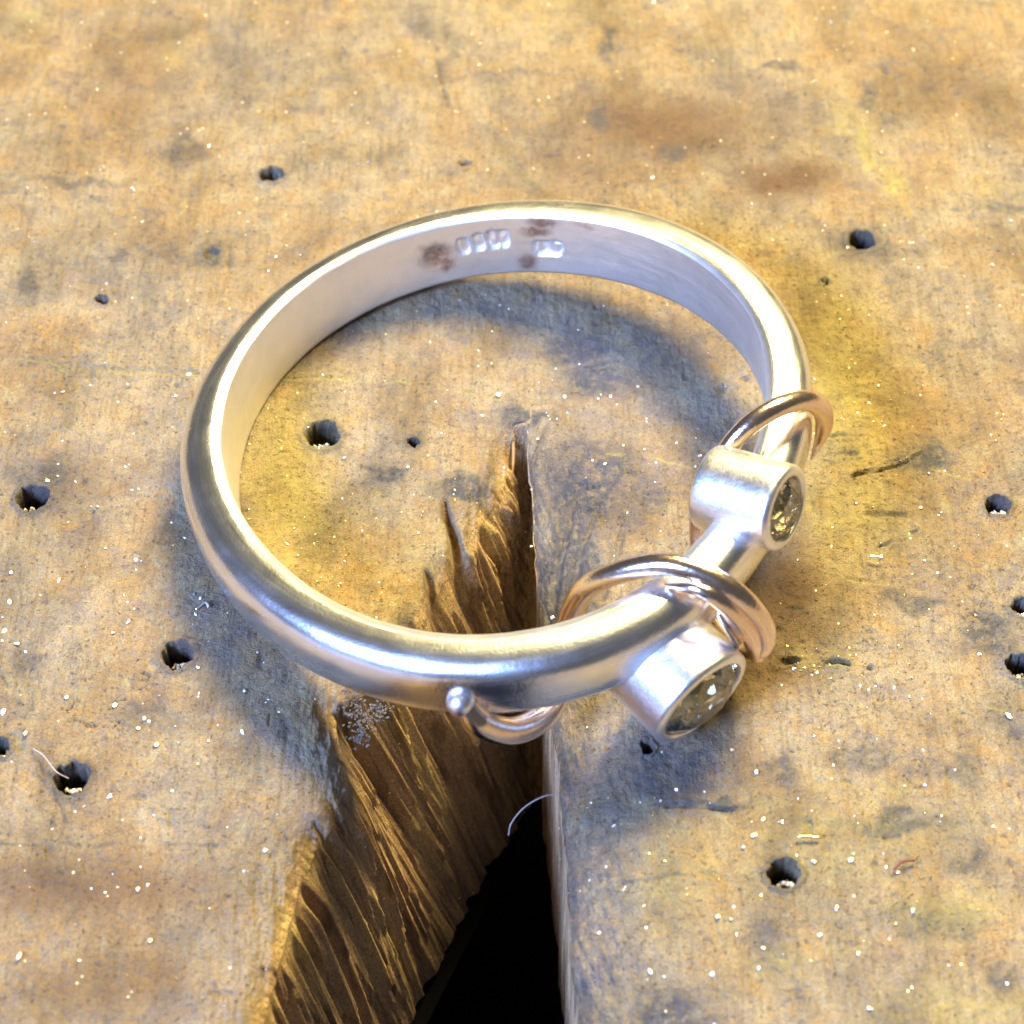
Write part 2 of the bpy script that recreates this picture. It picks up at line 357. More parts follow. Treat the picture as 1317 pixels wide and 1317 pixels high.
    for pts, hw, dp in grooves:
        P = [PX(*p) for p in pts]; d = seg_dist(x + wx * .25, y + wy * .25, P) / hw
        tp = np.clip((P[0].y + .01 - y) / max(.02, P[0].y - P[-1].y), 0, 1) ** .6; d = d / (.2 + .8 * tp)
        e = np.exp(-np.minimum(d, 20) ** 3) * tp; z = z - dp * e; wl = np.maximum(wl, np.clip(e * 1.6, 0, 1) * onL * .9); gr = np.maximum(gr, .5 * np.exp(-(d / 2) ** 2))
    return z, gr, go, st, wl

def build_pin():
    pys = np.concatenate([np.linspace(-70, 1400, 860)])
    ys = np.array([PX(658.5, p).y for p in pys])
    ys = np.concatenate([[7, 5.0, 3.6], ys, [-2.0, -2.6, -3.6, -5.0]])
    half = np.array([abs(PX(-60, p).x) for p in pys])
    half = np.concatenate([[half[0] * 1.0] * 3, half, [half[-1]] * 4])
    nL, nW, nR = 430, 120, 400
    ny = len(ys); Y = ys[:, None]
    xl = curve(lip, ys)[:, None]; xr = curve(rgt, ys)[:, None]; xb = np.minimum(curve(bot, ys)[:, None], xr - .002)
    xl = np.minimum(xl, xr - .004); H = half[:, None]
    tl = np.concatenate([[-1.0], np.linspace(0, 1, nL)])[None, :]
    XL = np.where(tl < 0, -7.0, -H + (xl + H) * np.clip(tl, 0, 1))
    # denser columns near the lip
    tr = np.linspace(0, 1, nR)[None, :] ** 1.25
    XR = xr + (H - xr) * tr
    XR = np.concatenate([XR, np.full((ny, 1), 7.0)], 1)
    YL = np.broadcast_to(Y, XL.shape); YR = np.broadcast_to(Y, XR.shape)
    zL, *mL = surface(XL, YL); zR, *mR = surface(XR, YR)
    # notch wall: from the lip down to its lower edge
    s = (np.linspace(0, 1, nW + 1)[1:] ** 1.25)[None, :]
    depth = np.interp(ys, [-5, -.20, -.05, .15, .30, .35, 9], [THICK, THICK, .75, .34, .16, 0.0, 0.0])[:, None]
    S = np.broadcast_to(s, (ny, nW)); YW = np.broadcast_to(Y, (ny, nW)).copy()
    bulge = np.sin(S * math.pi) * .008
    XW = xl + (xb - xl) * S + bulge * (depth > .3)
    ZW = zL[:, -1:] * (1 - S) + np.where(depth > 0, -depth, zR[:, :1]) * S
    fib = fbm(YW * 13, S * .4, 101, 3, .6) * .055 + fbm(YW * 44, S * .7, 111, 3, .7) * .055 + fbm(YW * 5, S * .8, 121, 3) * .05
    # broken fibre ends: shallow steps that stop at different depths
    for q, (fq, st_) in enumerate(((26, .016), (41, .012), (63, .010))):
        n1 = vnoise(YW * fq, YW * 0 + q * 7.7, 170 + q); fib = fib - st_ * np.clip((S - n1) * 40, 0, 1)
    crk = np.clip(vnoise(YW * 30 + 3, S * .8, 131) * 5 - 3.9, 0, 1) * .06
    amp = np.clip(S * 8, 0, 1) * np.clip(depth / .5, 0, 1) * (1 - .45 * S)
    XW = XW + (fib - crk) * amp
    XW = np.minimum(XW, xr - .002)
    YW = YW - .12 * S * 0
    z0 = np.zeros_like(XW); wallm = np.clip(S * 14 + .5, 0, 1) * (depth > 0)
    gw = np.clip(.25 + fbm(YW * 6, S * 3, 151) * 1.2, 0, 1) * np.clip(1 - S * 3.0, 0, 1) * .5
    # filed grey dust packed on top of the wall near the nail-torn corner
    mg = np.exp(-((YW + .70) / .07) ** 2) * np.exp(-(S / .10) ** 2)
    Wm = [np.clip(gw * .4 + mg, 0, 1), np.zeros_like(gw), z0, wallm * (1 - mg)]
    # right wall going straight down
    nD = 14
    sd = (np.linspace(0, 1, nD + 1)[:-1])[None, :]
    zRe = zR[:, :1]; ZD = np.where(depth > 0, -depth * (1 - sd), zRe) * (1 - sd) + zRe * sd
    XD = np.broadcast_to(xr, (ny, nD)).copy() + (fbm(np.broadcast_to(Y, (ny, nD)) * 16, ZD * 2, 161, 3) * .016 + .02 * (1 - sd)) * (depth > .05)
    YD = np.broadcast_to(Y, (ny, nD))
    zz = np.zeros((ny, nD))
    Dm = [zz, zz, zz, zz + 1.0 * (depth > 0)]
    X = np.concatenate([XL, XW, XD, XR], 1); Yg = np.concatenate([YL, YW, YD, YR], 1); Z = np.concatenate([zL, ZW, ZD, zR], 1)
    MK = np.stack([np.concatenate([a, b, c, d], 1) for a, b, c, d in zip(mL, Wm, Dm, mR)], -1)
    nx = X.shape[1]; iw = XL.shape[1] + nW - 1
    V = np.stack([X, Yg, Z], -1).reshape(-1, 3)
    i = np.arange(ny - 1)[:, None]; j = np.arange(nx - 1)[None, :]
    a = i * nx + j
    F = np.stack([a + nx, a + nx + 1, a + 1, a], -1)
    keep = np.ones((ny - 1, nx - 1), bool)
    keep[:, iw] = (depth[:-1, 0] < THICK - 1e-6) | (depth[1:, 0] < THICK - 1e-6)     # open where the notch goes right through
    F = F[keep].reshape(-1, 4)
    me = bpy.data.meshes.new('wood_block')
    me.vertices.add(len(V)); me.vertices.foreach_set('co', V.astype(np.float32).ravel())
    me.loops.add(F.size); me.loops.foreach_set('vertex_index', F.astype(np.int32).ravel())
    me.polygons.add(len(F)); me.polygons.foreach_set('loop_start', np.arange(0, F.size, 4, dtype=np.int32))
    me.polygons.foreach_set('use_smooth', np.ones(len(F), bool))
    me.update(calc_edges=True)
    wc_ = np.zeros((ny, nx, 3)); wc_[..., 0] = Yg; wc_[..., 1] = X * .5
    a0 = XL.shape[1]; wc_[:, a0:a0 + nW, 1] = X[:, a0:a0 + 1] * .5 + S * .14; wc_[:, a0 + nW:a0 + nW + nD, 1] = ZD * .15
    wa = me.attributes.new('wallco', 'FLOAT_VECTOR', 'POINT'); wa.data.foreach_set('vector', wc_.reshape(-1).astype(np.float32))
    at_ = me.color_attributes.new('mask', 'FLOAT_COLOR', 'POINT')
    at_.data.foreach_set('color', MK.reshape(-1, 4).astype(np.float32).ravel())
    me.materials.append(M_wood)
    o = bpy.data.objects.new('bench_pin', me); col.objects.link(o)
    tag(o, 'worn ochre wooden bench pin with torn V-shaped notch, nail holes and scratches', 'bench pin')
    # rim and underside of the block, so that no light leaks below it
    zb = -THICK - .02
    vs = [(-7, 7, 0), (7, 7, 0), (7, -5, 0), (-7, -5, 0), (-7, 7, zb), (7, 7, zb), (7, -5, zb), (-7, -5, zb)]
    fs = [(0, 1, 5, 4), (1, 2, 6, 5), (3, 0, 4, 7)]
    # underside left and right of the notch
    n0 = len(vs); vs += [(-1.65, -5, zb), (-.5, -1.6, zb), (-.29, -1.05, zb), (.10, -.18, zb), (.16, -1.6, zb), (.52, -5, zb), (.10, 7, zb)]
    fs += [(4, n0 + 6, n0 + 3, n0 + 2, n0 + 1, n0, 7), (n0 + 6, 5, 6, n0 + 5, n0 + 4, n0 + 3)]
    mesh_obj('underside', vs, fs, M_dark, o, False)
    return o
pin = build_pin()
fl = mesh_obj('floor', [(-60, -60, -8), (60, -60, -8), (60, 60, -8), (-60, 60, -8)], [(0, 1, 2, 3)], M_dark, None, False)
tag(fl, kind='structure')

# ------------------------------------------------------------------ ring
RC = Vector((-0.053, 0.1298, 0.3421))
e1 = Vector((0.99289, 0.00594, 0.11885)); e2 = Vector((0.0, 0.99875, -0.04994)); e3 = e1.cross(e2)
ring = empty('finger_ring', (RC.x, RC.y, 0))
tag(ring, 'silver ring wrapped with rose gold wire and two gem-set tubes, lying on worn wood', 'ring')
RCO = [0.80003, -0.00595, 0.00261, -0.02179, -0.00128, -0.00344, 0.0142, 0.00182, 0.00253]
def ring_radius(ph):
    a = np.radians(ph); v = RCO[0] + 0 * a
    for k in range(1, 5): v = v + RCO[2 * k - 1] * np.cos(k * a) + RCO[2 * k] * np.sin(k * a)
    return v
def smooth_tab(tab, phi, sm=9):
    p = np.array([a for a, b in tab]); v = np.array([b for a, b in tab])
    s = 0; wt = 0
    for k in np.linspace(-2, 2, 17):
        g = math.exp(-k * k); q = (phi + k * sm + 180) % 360 - 180
        s = s + g * np.interp(q, p, v); wt += g
    return s / wt
Wk = [(-180, .250), (-140, .245), (-110, .235), (-90, .225), (-75, .22), (-60, .21), (-45, .20), (-20, .19), (0, .22), (30, .245), (60, .245), (100, .24), (140, .245), (180, .250)]
Tk = [(-180, .132), (-140, .130), (-100, .120), (-60, .130), (-45, .115), (-20, .115), (0, .125), (30, .130), (60, .135), (90, .120), (120, .100), (150, .105), (180, .132)]
NS = 1440; NI, NO = 34, 44
def band():
    ph = np.linspace(-180, 180, NS, endpoint=False)
    r = ring_radius(ph); Wd = smooth_tab(Wk, ph); T = smooth_tab(Tk, ph)
    uu = []; ww = []
    for k in range(NI):                                   # inner wall, top to bottom
        t = k / (NI - 1); uu.append(np.zeros(NS)); ww.append(-.008 - (Wd - .016) * t)
    n = 3.1
    for k in range(NO):                                   # domed outside, bottom to top
        t = R(-86 + 172 * k / (NO - 1))
        c, s = math.cos(t), math.sin(t)
        uu.append(.006 + T * abs(c) ** (2 / n)); ww.append(-Wd / 2 + Wd / 2 * math.copysign(abs(s) ** (2 / n), s))
    U = np.array(uu).T; Wv = np.array(ww).T
    PH = np.repeat(ph[:, None], NI + NO, 1)
    tarn = np.zeros_like(U)
    # tiny hand-finishing irregularities
    U = U + fbm(PH * .05, Wv * 6, 5, 3) * .004 + fbm(PH * .25, Wv * 16, 7, 3) * .0022
    # stamped marks and tarnish on the inside wall
    I = (np.arange(NI + NO) < NI)[None, :]
    k = Wv / Wd[:, None]                                  # 0 top .. -1 bottom
    arc = np.radians(PH) * r[:, None]; hh = Wv
    def at_in(phi0, k0): return math.radians(phi0) * float(ring_radius(phi0)), k0 * .24
    def lobe(phi0, k0, ra, rh, p=4):
        a0, h0 = at_in(phi0, k0)
        return np.clip(1.3 - ((np.abs(arc - a0) / ra) ** p + (np.abs(hh - h0) / rh) ** p), 0, 1) * I
    c1 = np.maximum.reduce([lobe(98.0, -.42, .021, .030, 3), lobe(94.6, -.40, .021, .032, 3), lobe(91.3, -.38, .022, .034, 3), lobe(89.0, -.38, .020, .032, 3)])
    c2 = np.maximum(lobe(79.3, -.56, .045, .026, 6), lobe(77.4, -.52, .024, .020, 4))
    U = U + .013 * np.clip(c1 * 2, 0, 1) + .013 * np.clip(c2 * 2, 0, 1)
    inn = (fbm(arc * 45, hh * 40, 15, 2) * .014) * (np.clip(c1 + c2, 0, 1))
    U = U - np.clip(inn, -.006, .012)
    wob = fbm(arc * 30, hh * 30, 25, 3) * .03
    def patch(phi0, k0, ra, rh):
        a0, h0 = at_in(phi0, k0)
        return np.clip(1.6 * np.exp(-(((arc + wob - a0) / ra) ** 2 + ((hh + wob - h0) / rh) ** 2)) - .25, 0, 1) * I
    tarn = np.maximum.reduce([patch(104.5, -.48, .055, .05), patch(102.5, -.66, .03, .03), patch(84.5, -.80, .038, .038), patch(79.5, -.13, .05, .018), patch(81.5, -.28, .05, .022), patch(70, -.12, .03, .012) * .5])
    dent = patch(104.5, -.48, .045, .04)
    U = U + .006 * dent
    tarn = np.maximum(tarn, np.clip((k > -.985) * (k < -.955) * 0.4, 0, 1))
    rr = r[:, None] + U
    cx, cy = np.cos(np.radians(PH)) * rr, np.sin(np.radians(PH)) * rr
    V = np.array(RC)[None, None, :] + cx[..., None] * np.array(e1) + cy[..., None] * np.array(e2) + Wv[..., None] * np.array(e3)
    m_ = NI + NO
    i = np.arange(NS)[:, None]; j = np.arange(m_)[None, :]
    a = i * m_ + j; b = ((i + 1) % NS) * m_ + j; c = ((i + 1) % NS) * m_ + (j + 1) % m_; d = i * m_ + (j + 1) % m_
    F = np.stack([a, b, c, d], -1).reshape(-1, 4)
    o = mesh_obj('band', V.reshape(-1, 3), F.tolist(), M_silver, ring)
    at_ = o.data.color_attributes.new('tarnish', 'FLOAT_COLOR', 'POINT')
    tc = np.repeat(tarn.reshape(-1, 1), 4, 1); tc[:, 3] = np.broadcast_to(I, U.shape).reshape(-1); at_.data.foreach_set('color', tc.astype(np.float32).ravel())
    uv = o.data.uv_layers.new(name='band')
    li = np.zeros(len(o.data.loops), np.int32); o.data.loops.foreach_get('vertex_index', li)
    uvp = np.stack([((PH + 30) % 360).reshape(-1) / 57.3, np.cumsum(np.hypot(np.diff(U, axis=1, prepend=U[:, :1]), np.diff(Wv, axis=1, prepend=Wv[:, :1])), 1).reshape(-1)], 1)
    uv.data.foreach_set('uv', uvp[li].astype(np.float32).ravel())
    return o
band()

def catmull(P, n=14):
    P = [Vector(p) for p in P]; Q = [2 * P[0] - P[1]] + P + [2 * P[-1] - P[-2]]; out = []
    for i in range(1, len(Q) - 2):
        for k in range(n):
            t = k / n; a, b, c, d = Q[i - 1], Q[i], Q[i + 1], Q[i + 2]
            out.append(0.5 * ((2 * b) + (c - a) * t + (2 * a - 5 * b + 4 * c - d) * t * t + (3 * b - a - 3 * c + d) * t ** 3))
    out.append(P[-1]); return out
def tube(name, pts, rad, mat, parent=None, seg=20, n=14, caps=True):
    C = catmull(pts, n); N = len(C)
    rf = (lambda t: rad) if isinstance(rad, (int, float)) else (lambda t: float(np.interp(t, [a for a, b in rad], [b for a, b in rad])))
    V = []; F = []; up = None
    for i, p in enumerate(C):
        t = (C[min(i + 1, N - 1)] - C[max(i - 1, 0)]).normalized()
        if up is None: up = t.orthogonal().normalized()
        up = (up - t * up.dot(t)).normalized(); s = t.cross(up)
        r = rf(i / (N - 1))
        for k in range(seg):
            a = 2 * math.pi * k / seg; V.append(p + (up * math.cos(a) + s * math.sin(a)) * r)
    for i in range(N - 1):
        for k in range(seg):
            k2 = (k + 1) % seg; F.append((i * seg + k, i * seg + k2, (i + 1) * seg + k2, (i + 1) * seg + k))
    if caps:
        t0 = (C[0] - C[1]).normalized(); t1 = (C[-1] - C[-2]).normalized()
        for base, c, t, rr_, flip in ((0, C[0], t0, rf(0), True), ((N - 1) * seg, C[-1], t1, rf(1), False)):
            prev = base
            for q in (35, 65):
                st = len(V)
                for k in range(seg):
                    V.append(c + (V[base + k] - c) * math.cos(R(q)) + t * rr_ * math.sin(R(q)))
                for k in range(seg):
                    k2 = (k + 1) % seg; f = (prev + k, prev + k2, st + k2, st + k); F.append(f[::-1] if flip else f)
                prev = st
            V.append(c + t * rr_); e = len(V) - 1
            for k in range(seg):
                k2 = (k + 1) % seg; f = (prev + k, prev + k2, e); F.append(f[::-1] if flip else f)
    return mesh_obj(name, V, F, mat, parent)

# rose gold wire: from the balled end outside the front, under the band, over it, under again and over beside the small stone
wp = [(598, 908, .25), (618, 930, .19), (655, 940, .12), (692, 926, .075), (716, 895, .055), (724, 850, .085), (731, 800, .175), (752, 758, .32), (790, 738, .41), (845, 726, .475), (895, 734, .488),
      (940, 758, .455), (970, 786, .385), (984, 812, .29), (978, 834, .20), (955, 830, .115), (925, 790, .085), (905, 735, .10), (899, 680, .19), (908, 630, .33), (930, 585, .455), (962, 548, .53), (1000, 524, .552),
      (1036, 515, .515), (1055, 524, .45), (1060, 543, .37), (1054, 566, .30), (1044, 590, .25)]
tube('gold_wire', [at(*p) for p in wp], [(0, .028), (.03, .038), (.12, .038), (.2, .031), (.5, .029), (.8, .028), (.88, .030), (.94, .024), (1, .004)], M_rose, ring)
# shorter second strand lying beside the loop
tube('short_wire', [at(*p) for p in [(858, 752, .440), (895, 757, .470), (925, 772, .440), (952, 798, .36), (970, 825, .25), (974, 842, .17)]], [(0, .008), (.3, .022), (.8, .028), (1, .024)], M_rose, ring)
tube('wire_tip', [at(*p) for p in [(926, 788, .36), (936, 805, .33), (950, 828, .28)]], [(0, .012), (.5, .016), (1, .014)], M_rose, ring)
# ball at the wire's end
def uvball(name, c, r, mat, parent, sq=(1, 1, 1)):
    bm = bmesh.new(); bmesh.ops.create_uvsphere(bm, u_segments=28, v_segments=18, radius=r)
    for v in bm.verts: v.co = Vector((v.co.x * sq[0], v.co.y * sq[1], v.co.z * sq[2])) + Vector(c)
    V = [v.co.copy() for v in bm.verts]; F = [[v.index for v in f.verts] for f in bm.faces]; bm.free()
    return mesh_obj(name, V, F, mat, parent)
uvball('ball_end', at(592, 903, .26), .037, M_bezel, ring)

def bezel(c, axis, rad, length, wall, label):
    """tube setting: c = centre of the open face, axis points out of it"""
    axis = Vector(axis).normalized(); u = Vector((0, 0, 1)); u = (u - axis * u.dot(axis)).normalized(); v = axis.cross(u)
    NSG = 96
    def lathe(name, prof, mat, parent):
        V = []; F = []
        for (r, h) in prof:
            for k in range(NSG):
                a = 2 * math.pi * k / NSG
                V.append(c + axis * h + (u * math.cos(a) + v * math.sin(a)) * r)
        for i in range(len(prof) - 1):
            for k in range(NSG):
                k2 = (k + 1) % NSG; F.append((i * NSG + k, i * NSG + k2, (i + 1) * NSG + k2, (i + 1) * NSG + k))
        return mesh_obj(name, V, F, mat, parent)
    e = .018
    prof = [(0.001, -length), (rad * .8, -length), (rad - .012, -length), (rad - .003, -length + .004), (rad, -length + .014)]
    prof += [(rad, -length + .014 + (length - .014 - e) * k / 8) for k in range(1, 9)]
    prof += [(rad - e * (1 - math.cos(R(t))), -e + e * math.sin(R(t))) for t in (15, 30, 45, 60, 75, 90)]
    prof += [(rad - wall * .75, .001), (rad - wall * .95, -.004), (rad - wall, -.016), (rad - wall, -.05)]
    b = lathe('bezel', prof, M_bezel, ring)
    b['label'] = label
    # inside of the cup
    lathe('bezel_lining', [(rad - wall - .001, -.03), (rad - wall - .003, -.07), (rad * .55, -rad * .95), (.001, -rad * 1.0)], M_cup, b)
    # round brilliant stone
    g = rad - wall + .002; S = []; Fc = []
    def ringp(r, h, n, off): 
        st = len(S)
        for k in range(n):
            a = 2 * math.pi * (k + off) / n; S.append(c + axis * h + (u * math.cos(a) + v * math.sin(a)) * r)
        return st
    h0 = -.012
    tb = ringp(g * .56, h0 + g * .30, 8, 0); st_ = ringp(g * .80, h0 + g * .17, 8, .5); gi = ringp(g, h0, 16, 0); gl = ringp(g, h0 - g * .04, 16, 0)
    pv = ringp(g * .52, h0 - g * .46, 8, .5); S.append(c + axis * (h0 - g * .86)); cu = len(S) - 1
    Fc.append([tb + k for k in range(8)])
    for k in range(8):
        k2 = (k + 1) % 8; km = (k - 1) % 8
        Fc.append([tb + k, st_ + k, tb + k2])
        Fc.append([tb + k, st_ + km, gi + 2 * k, st_ + k])
        Fc.append([st_ + k, gi + 2 * k, gi + 2 * k + 1]); Fc.append([st_ + k, gi + 2 * k + 1, gi + (2 * k + 2) % 16])
        Fc.append([gl + 2 * k, gl + 2 * k + 1, pv + k]); Fc.append([gl + 2 * k + 1, gl + (2 * k + 2) % 16, pv + k])
        Fc.append([pv + km, gl + 2 * k, pv + k, cu])
    for k in range(16): Fc.append([gi + k, gl + k, gl + (k + 1) % 16, gi + (k + 1) % 16])
    me = bpy.data.meshes.new('stone'); me.from_pydata([tuple(p) for p in S], [], Fc)
    bm = bmesh.new(); bm.from_mesh(me); bmesh.ops.recalc_face_normals(bm, faces=bm.faces); bm.to_mesh(me); bm.free()
    me.materials.append(M_stone)
    so = bpy.data.objects.new('stone', me); col.objects.link(so); so.parent = b
    so.matrix_parent_inverse = Matrix.Translation(ring.location).inverted()
    so.matrix_parent_inverse = Matrix.Identity(4)
    return b
def fixed_bezel(px, py, z, az, el, rad, length, wall, label):
    ax = (math.cos(R(el)) * math.cos(R(az)), math.cos(R(el)) * math.sin(R(az)), math.sin(R(el)))
    return bezel(at(px, py, z), ax, rad, length, wall, label)
fixed_bezel(1013, 655, .47, -33, 14, .118, .235, .031, 'smaller bezel tube at the right, set with a small clear stone')
fixed_bezel(905, 902, .185, -51, -4, .158, .215, .031, 'larger bezel tube at the front, set with a sparkling clear stone')

# ------------------------------------------------------------------ filings, fibres, debris
def surf_z(x, y):
    z = surface(np.array([x]), np.array([y]))[0][0]
    return float(z)
def surf_many(P):
    P = np.array(P); return surface(P[:, 0], P[:, 1])[0]
def chip_mesh(name, seed, mat):
    r = random.Random(seed); bm = bmesh.new()
    bmesh.ops.create_icosphere(bm, subdivisions=1, radius=1)
    sx, sy, sz = r.uniform(.7, 1.35), r.uniform(.6, 1.0), r.uniform(.3, .6)
    for v in bm.verts:
        k = r.uniform(.72, 1.2); v.co = Vector((v.co.x * sx * k, v.co.y * sy * k, v.co.z * sz * k))
    me = bpy.data.meshes.new(name); bm.to_mesh(me); bm.free(); me.materials.append(mat); return me
chips = [chip_mesh('filing', s, M_filing) for s in range(9)]
spots = [(82, 506, 2.2), (705, 128, 2.6), (838, 231, 2.6), (967, 264, 2.2), (1300, 283, 3), (1276, 340, 2.8), (1081, 383, 2.4), (1273, 184, 1.8), (1117, 407, 1.5), (243, 484, 2.8), (226, 511, 2.6), (183, 286, 1.6),
         (369, 317, 1.8), (617, 85, 2.6), (230, 55, 2), (345, 350, 1.6), (61, 619, 4), (74, 612, 2.6), (97, 620, 2.0), (117, 651, 2.0), (126, 651, 2.4), (170, 630, 2.6), (178, 629, 2.4), (161, 600, 1.8),
         (221, 672, 2.2), (238, 692, 3.0), (175, 721, 3.0), (76, 747, 3.0), (15, 738, 3.0), (13, 775, 2.8), (52, 766, 2.0), (250, 766, 3.0), (258, 771, 3.0), (285, 783, 2.4), (252, 792, 3.0), (248, 804, 1.6),
         (165, 801, 3.0), (146, 815, 3.4), (6, 812, 3.6), (22, 828, 4.2), (33, 838, 3.0), (3, 824, 2.0), (255, 860, 2.6), (256, 893, 2.4), (86, 898, 4), (148, 908, 3.8), (34, 945, 3.6), (4, 917, 3.4),
         (178, 938, 3.2), (186, 925, 3.8), (192, 928, 2.6), (201, 958, 3.4), (230, 956, 2.2), (268, 953, 1.8), (312, 942, 3.0), (314, 889, 3.6), (141, 1025, 3.0), (222, 1018, 1.8), (178, 1143, 4.4), (190, 1137, 2),
         (193, 1210, 3.2), (135, 1147, 2.0), (151, 1140, 1.6), (24, 1231, 4.2), (165, 1283, 2.2), (102, 1235, 1.6), (25, 1086, 1.4), (340, 1090, 4.2), (442, 588, 2.8), (641, 510, 3.6), (620, 535, 2.8), (712, 381, 2.2),
         (525, 602, 2.2), (384, 714, 1.8), (370, 700, 2.0), (692, 560, 2.6), (778, 594, 2.6), (712, 763, 3.2), (726, 510, 2.6), (769, 513, 2.4), (785, 510, 2.2), (900, 587, 2.6), (895, 600, 2.6), (870, 570, 1.8),
         (895, 565, 1.8), (683, 630, 2.4), (683, 703, 2.0), (648, 587, 2.2), (770, 352, 1.6), (643, 392, 1.8), (440, 640, 1.4), (392, 665, 1.4), (1130, 493, 2.2), (1138, 545, 2.6), (1135, 540, 2), (1195, 606, 2.4), (1185, 650, 2.0),
         (1190, 718, 2.8), (1207, 733, 2.6), (1133, 714, 2.8), (1048, 487, 2.4), (1085, 851, 3.2), (1021, 860, 3.2), (1035, 858, 2.6), (1050, 864, 2.6), (1107, 881, 2.2), (1174, 871, 2.4), (1118, 886, 2.6), (1150, 883, 2.6),
         (1260, 840, 3.0), (1298, 920, 4.0), (1170, 895, 1.8), (1026, 719, 2.2), (942, 963, 2.8), (973, 992, 2.6), (850, 1027, 3.0), (870, 1013, 2.6), (982, 1053, 3.0), (1007, 1057, 3.0), (970, 1074, 3.0), (956, 1089, 3.2),
         (1025, 1099, 3.0), (1047, 1108, 2.8), (1094, 1106, 3.2), (1140, 1115, 2.8), (1155, 1121, 2.6), (1077, 1167, 3.2), (1174, 1170, 3.6), (923, 1178, 3.2), (941, 1181, 3.0), (948, 1200, 2.4), (1055, 1201, 3.4), (982, 1218, 2.8),
         (976, 1244, 3.0), (916, 1253, 3.4), (837, 1242, 3.2), (855, 1251, 2.2), (1104, 1226, 3.0), (1119, 1297, 3.6), (1228, 990, 2), (1277, 1064, 2), (1295, 1266, 2), (1164, 1010, 2.6), (1190, 1008, 2.2), (790, 1050, 2.0), (805, 1130, 1.8), (772, 1180, 1.8)]
marks = [(348, 224, 'the plugged nail hole behind the ring at left'), (1107, 312, 'the nail hole behind the ring at right'), (415, 560, 'the nail hole inside the ring'), (43, 642, 'the upper nail hole at far left'),
         (228, 843, 'the nail hole outside the ring at front left'), (90, 1002, 'the nail hole with a hair in it'), (1284, 649, 'the small nail hole at far right'), (1008, 1123, 'the nail hole at front right'),
         (1313, 857, 'the lower nail hole on the right edge'), (-4, 962, 'the nail hole on the left edge'), (905, 902, 'the larger gem tube'), (1013, 655, 'the smaller gem tube'), (655, 545, 'the tip of the notch'),
         (433, 1050, 'the torn left lip of the notch'), (735, 1200, 'the straight right edge of the notch'), (245, 600, 'the left side of the ring'), (680, 252, 'the back of the ring'), (290, 790, 'the front left curve of the ring'),
         (1060, 520, 'the upper gold wire loop'), (995, 830, 'the lower gold wire loop'), (310, 660, 'the inner left wall of the ring'), (700, 345, 'the inner back wall of the ring'), (730, 790, 'the inner end of the lower wire loop'),
         (10, 830, 'the cluster of crumbs on the left edge'), (186, 930, 'the dark round dent at left'), (1165, 1110, 'the red fibre'), (1040, 1077, 'the straight golden sliver'), (1185, 585, 'the dark scuff right of the ring'), (20, 1250, 'the bottom left corner'), (1300, 1300, 'the bottom right corner'), (1290, 260, 'the scratch near the right edge')]
def region(px, py, sz):
    d, mx, my, nm = min((math.hypot(px - a, py - b), a, b, n_) for a, b, n_ in marks)
    size = 'large bright' if sz >= 3.5 else 'bright' if sz >= 2.8 else 'small' if sz >= 2.1 else 'tiny faint'
    ang = math.degrees(math.atan2(my - py, px - mx)) % 360
    dr = ['right of', 'above and right of', 'above', 'above and left of', 'left of', 'below and left of', 'below', 'below and right of'][int((ang + 22.5) // 45) % 8]
    how = 'close' if d < 40 else '' if d < 90 else 'well'
    lb = ' '.join(('%s silver filing %s %s %s' % (size, how, dr, nm)).split())
    if len(lb.split()) > 16: lb = lb.replace('silver ', '').replace(' well ', ' ').replace(' close ', ' ')
    return lb, 'silver filings scattered over the wood'
zs = surf_many([PX(a, b)[:2] for a, b, c in spots])
for q, (px, py, sz) in enumerate(spots):
    p = PX(px, py); me = chips[q % len(chips)]
    o = bpy.data.objects.new('filing', me); col.objects.link(o)
    s = sz * .0024 * random.uniform(.9, 1.15)
    o.scale = (s, s, s); o.location = (p.x, p.y, zs[q] + s * .35)
    o.rotation_euler = (random.uniform(-.5, .5), random.uniform(-.5, .5), random.uniform(0, 6.28))
    lb, gp = region(px, py, sz); tag(o, lb, 'filing', gp)

# the finest metal dust, one joined object
def dust(name, pts, smin, smax, mat, label, cat, seed):
    r = random.Random(seed); V = []; F = []
    zz = surf_many(pts)
    for (x, y), z in zip(pts, zz):
        s = r.uniform(smin, smax); b = len(V); q = Quaternion((r.gauss(0, 1), r.gauss(0, 1), r.gauss(0, 1), r.gauss(0, 1))).normalized()
        for d in ((1, 0, 0), (-.8, .3, 0), (0, 1, .2), (.1, -.9, 0), (0, .1, .6), (0, 0, -.6)):
            v = q @ Vector([k * r.uniform(.7, 1.2) for k in d]); V.append((x + v.x * s, y + v.y * s, z + s * .4 + v.z * s))
        for f in ((0, 2, 4), (2, 1, 4), (1, 3, 4), (3, 0, 4), (2, 0, 5), (1, 2, 5), (3, 1, 5), (0, 3, 5)): F.append([b + k for k in f])
    o = mesh_obj(name, V, F, mat, None, False); return tag(o, label, cat, None, 'stuff')
pts = []
while len(pts) < 420:
    px, py = random.uniform(-20, 1340), random.uniform(-20, 1340)
    dens = .35 + .65 * (py > 380)
    if vnoise(np.array([px / 90.]), np.array([py / 90.]), 5)[0] * 1.25 * dens < random.random(): continue
    p = PX(px, py)
    if curve(lip, p.y) - .02 < p.x < curve(rgt, p.y) + .01 and p.y < .35: continue
    pts.append((p.x, p.y))
dust('metal_dust', pts, .0018, .0042, M_filing, 'fine silver dust sprinkled over the worn wood', 'metal dust', 3)
pts = []
